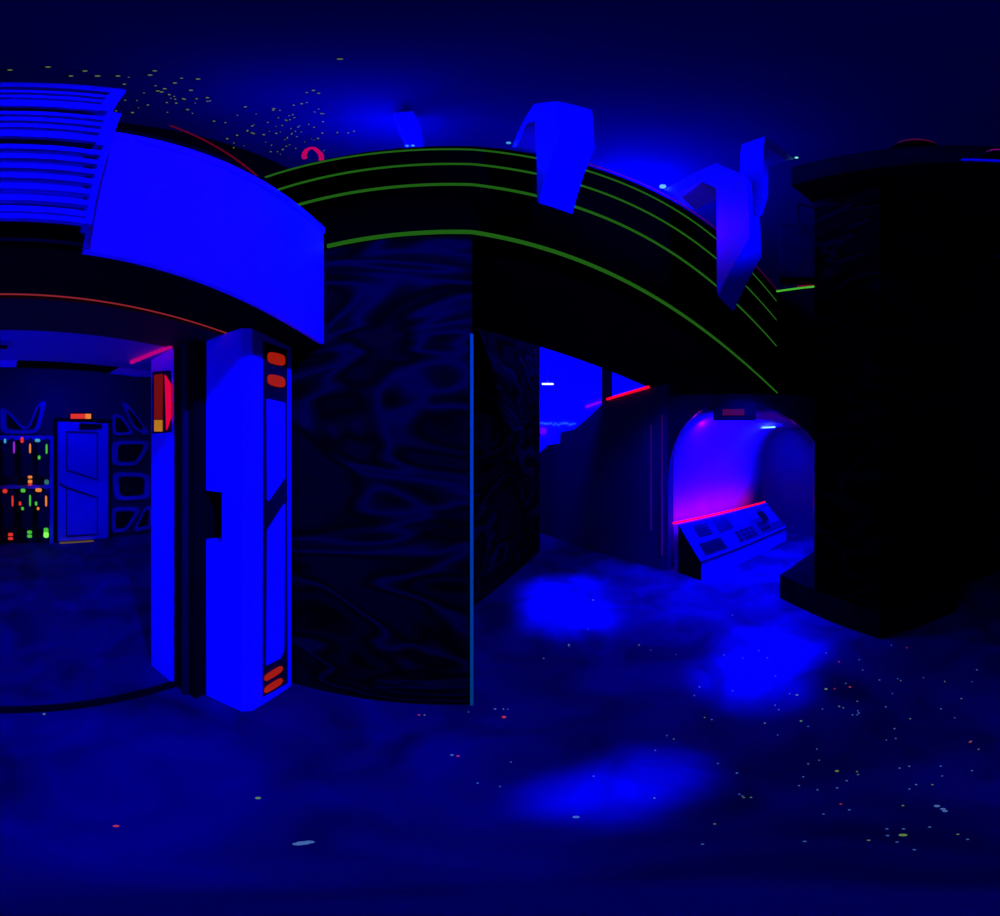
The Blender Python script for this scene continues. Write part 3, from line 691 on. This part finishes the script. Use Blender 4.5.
# ---- hall things
bm = B(); a = bearing(542, 6.2, CAM_H+6.2*math.tan(la(384))); b = bearing(553.5, 6.2, a.z); tube(bm, [a, b], .018, 8)
hl = thing('tube_lamp', a, 'short white tube lamp glowing in the blue hall beyond the passage', 'lamp'); link('tube', bm, mat('white_tube', (.8, .9, .9), .4, emit=(.7, 1, 1), strength=2), hl)
bm = B(); tube(bm, [lerp(a, b, .5)+Vector((0, 0, .02)), Vector((lerp(a, b, .5).x, a.y, 5.9))], .006, 6); link('hanger', bm, HALL, hl)
bm = B(); tube(bm, [on_plane(586, 407, 0, 9.585), on_plane(604, 400.8, 0, 9.585)], .03, 6)
tag(link('neon_tube', bm, PURPLE), 'violet neon tube in the far blue hall, behind the post', 'neon tube')
bm = B()
for i in range(16): ball(bm, on_plane(540+i*2.3+random.uniform(-.5, .5), 424+random.uniform(-1.3, 1.3), 0, 9.59), .022)
tag(link('string_light', bm, mat('green_string', (.01, .004, .004), .8, spec=0, emit=(.05, .3, .35), strength=1)), 'row of tiny greenish string lights across the far blue hall', 'string light', kind='stuff')
bm = B(); ball(bm, on_plane(543, 431, 0, 9.5), .12, 2)
tag(link('globe_lamp', bm, mat('violet_globe', (.1, 0, .2), .5, emit=(.12, 0, 1), strength=1)), 'small violet globe glowing at the left of the far blue hall', 'lamp')

# ---- fluorescent paint flecks on the ceiling and flecks on the carpet
FLY = mat('yellow_green_paint', (.01, .01, .0), .9, spec=0, emit=(.11, .14, .03), strength=1)
bm = B()
def ceil_fleck(x, y, s):
    c = floor_pt(x, y, 5.895); ball(bm, c, s)
for i in range(80):
    ceil_fleck(random.gauss(285, 26), random.gauss(128, 14), random.uniform(.005, .012))
for i in range(44): ceil_fleck(random.uniform(105, 230), random.gauss(98, 9), random.uniform(.005, .012))
for x, y in ((10, 70), (48, 67), (71, 76), (98, 76), (118, 76), (97, 76), (85, 71), (340, 59), (150, 75), (198, 79)): ceil_fleck(x, y, .012)
tag(link('paint_flecks', bm, FLY), 'yellow-green fluorescent paint flecks spattered over the dark ceiling', 'paint flecks', kind='stuff')
cols = {'pale_blue': ((.05, .12, .35), 90), 'yellow_green': ((.10, .20, .04), 30), 'red': ((.45, .03, .02), 4)}
for nm, (e, k) in cols.items():
    bm = B(); m_ = mat('fleck_'+nm, (.02, .02, .02), .8, spec=0, emit=e, strength=1)
    for i in range(k):
        if random.random() < .7: x, y = random.gauss(860, 75), random.uniform(625, 850)
        else: x, y = random.uniform(380, 800), random.uniform(590, 800)
        if not (380 < x < 1010): continue
        c = floor_pt(x, y); s = .0022+.0016*c.length*random.uniform(.6, 1.3)
        if (x > 770 and y < 645): continue
        bmesh.ops.create_cone(bm, cap_ends=True, segments=6, radius1=s, radius2=s*.6, depth=.004, matrix=Matrix.Translation((c.x, c.y, .002)))
    extra = {'pale_blue': [(303, 843, .010), (298, 844, .008), (309, 842, .008), (576, 817, .007), (937, 806, .007), (943, 809, .006), (945, 811, .006), (495, 709, .006), (452, 755, .006), (593, 600, .012), (569, 645, .008)],
             'yellow_green': [(258, 798, .007), (837, 771, .006), (903, 835, .007), (44, 714, .007), (797, 695, .007), (801, 721, .006), (826, 689, .009)],
             'red': [(504, 717, .010), (116, 826, .006), (850, 687, .007), (419, 715, .005), (458, 756, .005), (970, 742, .005)]}[nm]
    for x, y, s in extra:
        c = floor_pt(x, y); bmesh.ops.create_cone(bm, cap_ends=True, segments=8, radius1=s, radius2=s*.6, depth=.004, matrix=Matrix.Translation((c.x, c.y, .002)))
    tag(link('carpet_flecks', bm, m_), {'pale_blue': 'pale blue glowing flecks scattered in the carpet', 'yellow_green': 'yellow-green glowing flecks scattered in the carpet', 'red': 'few small red glowing flecks in the carpet'}[nm], 'carpet flecks', kind='stuff')
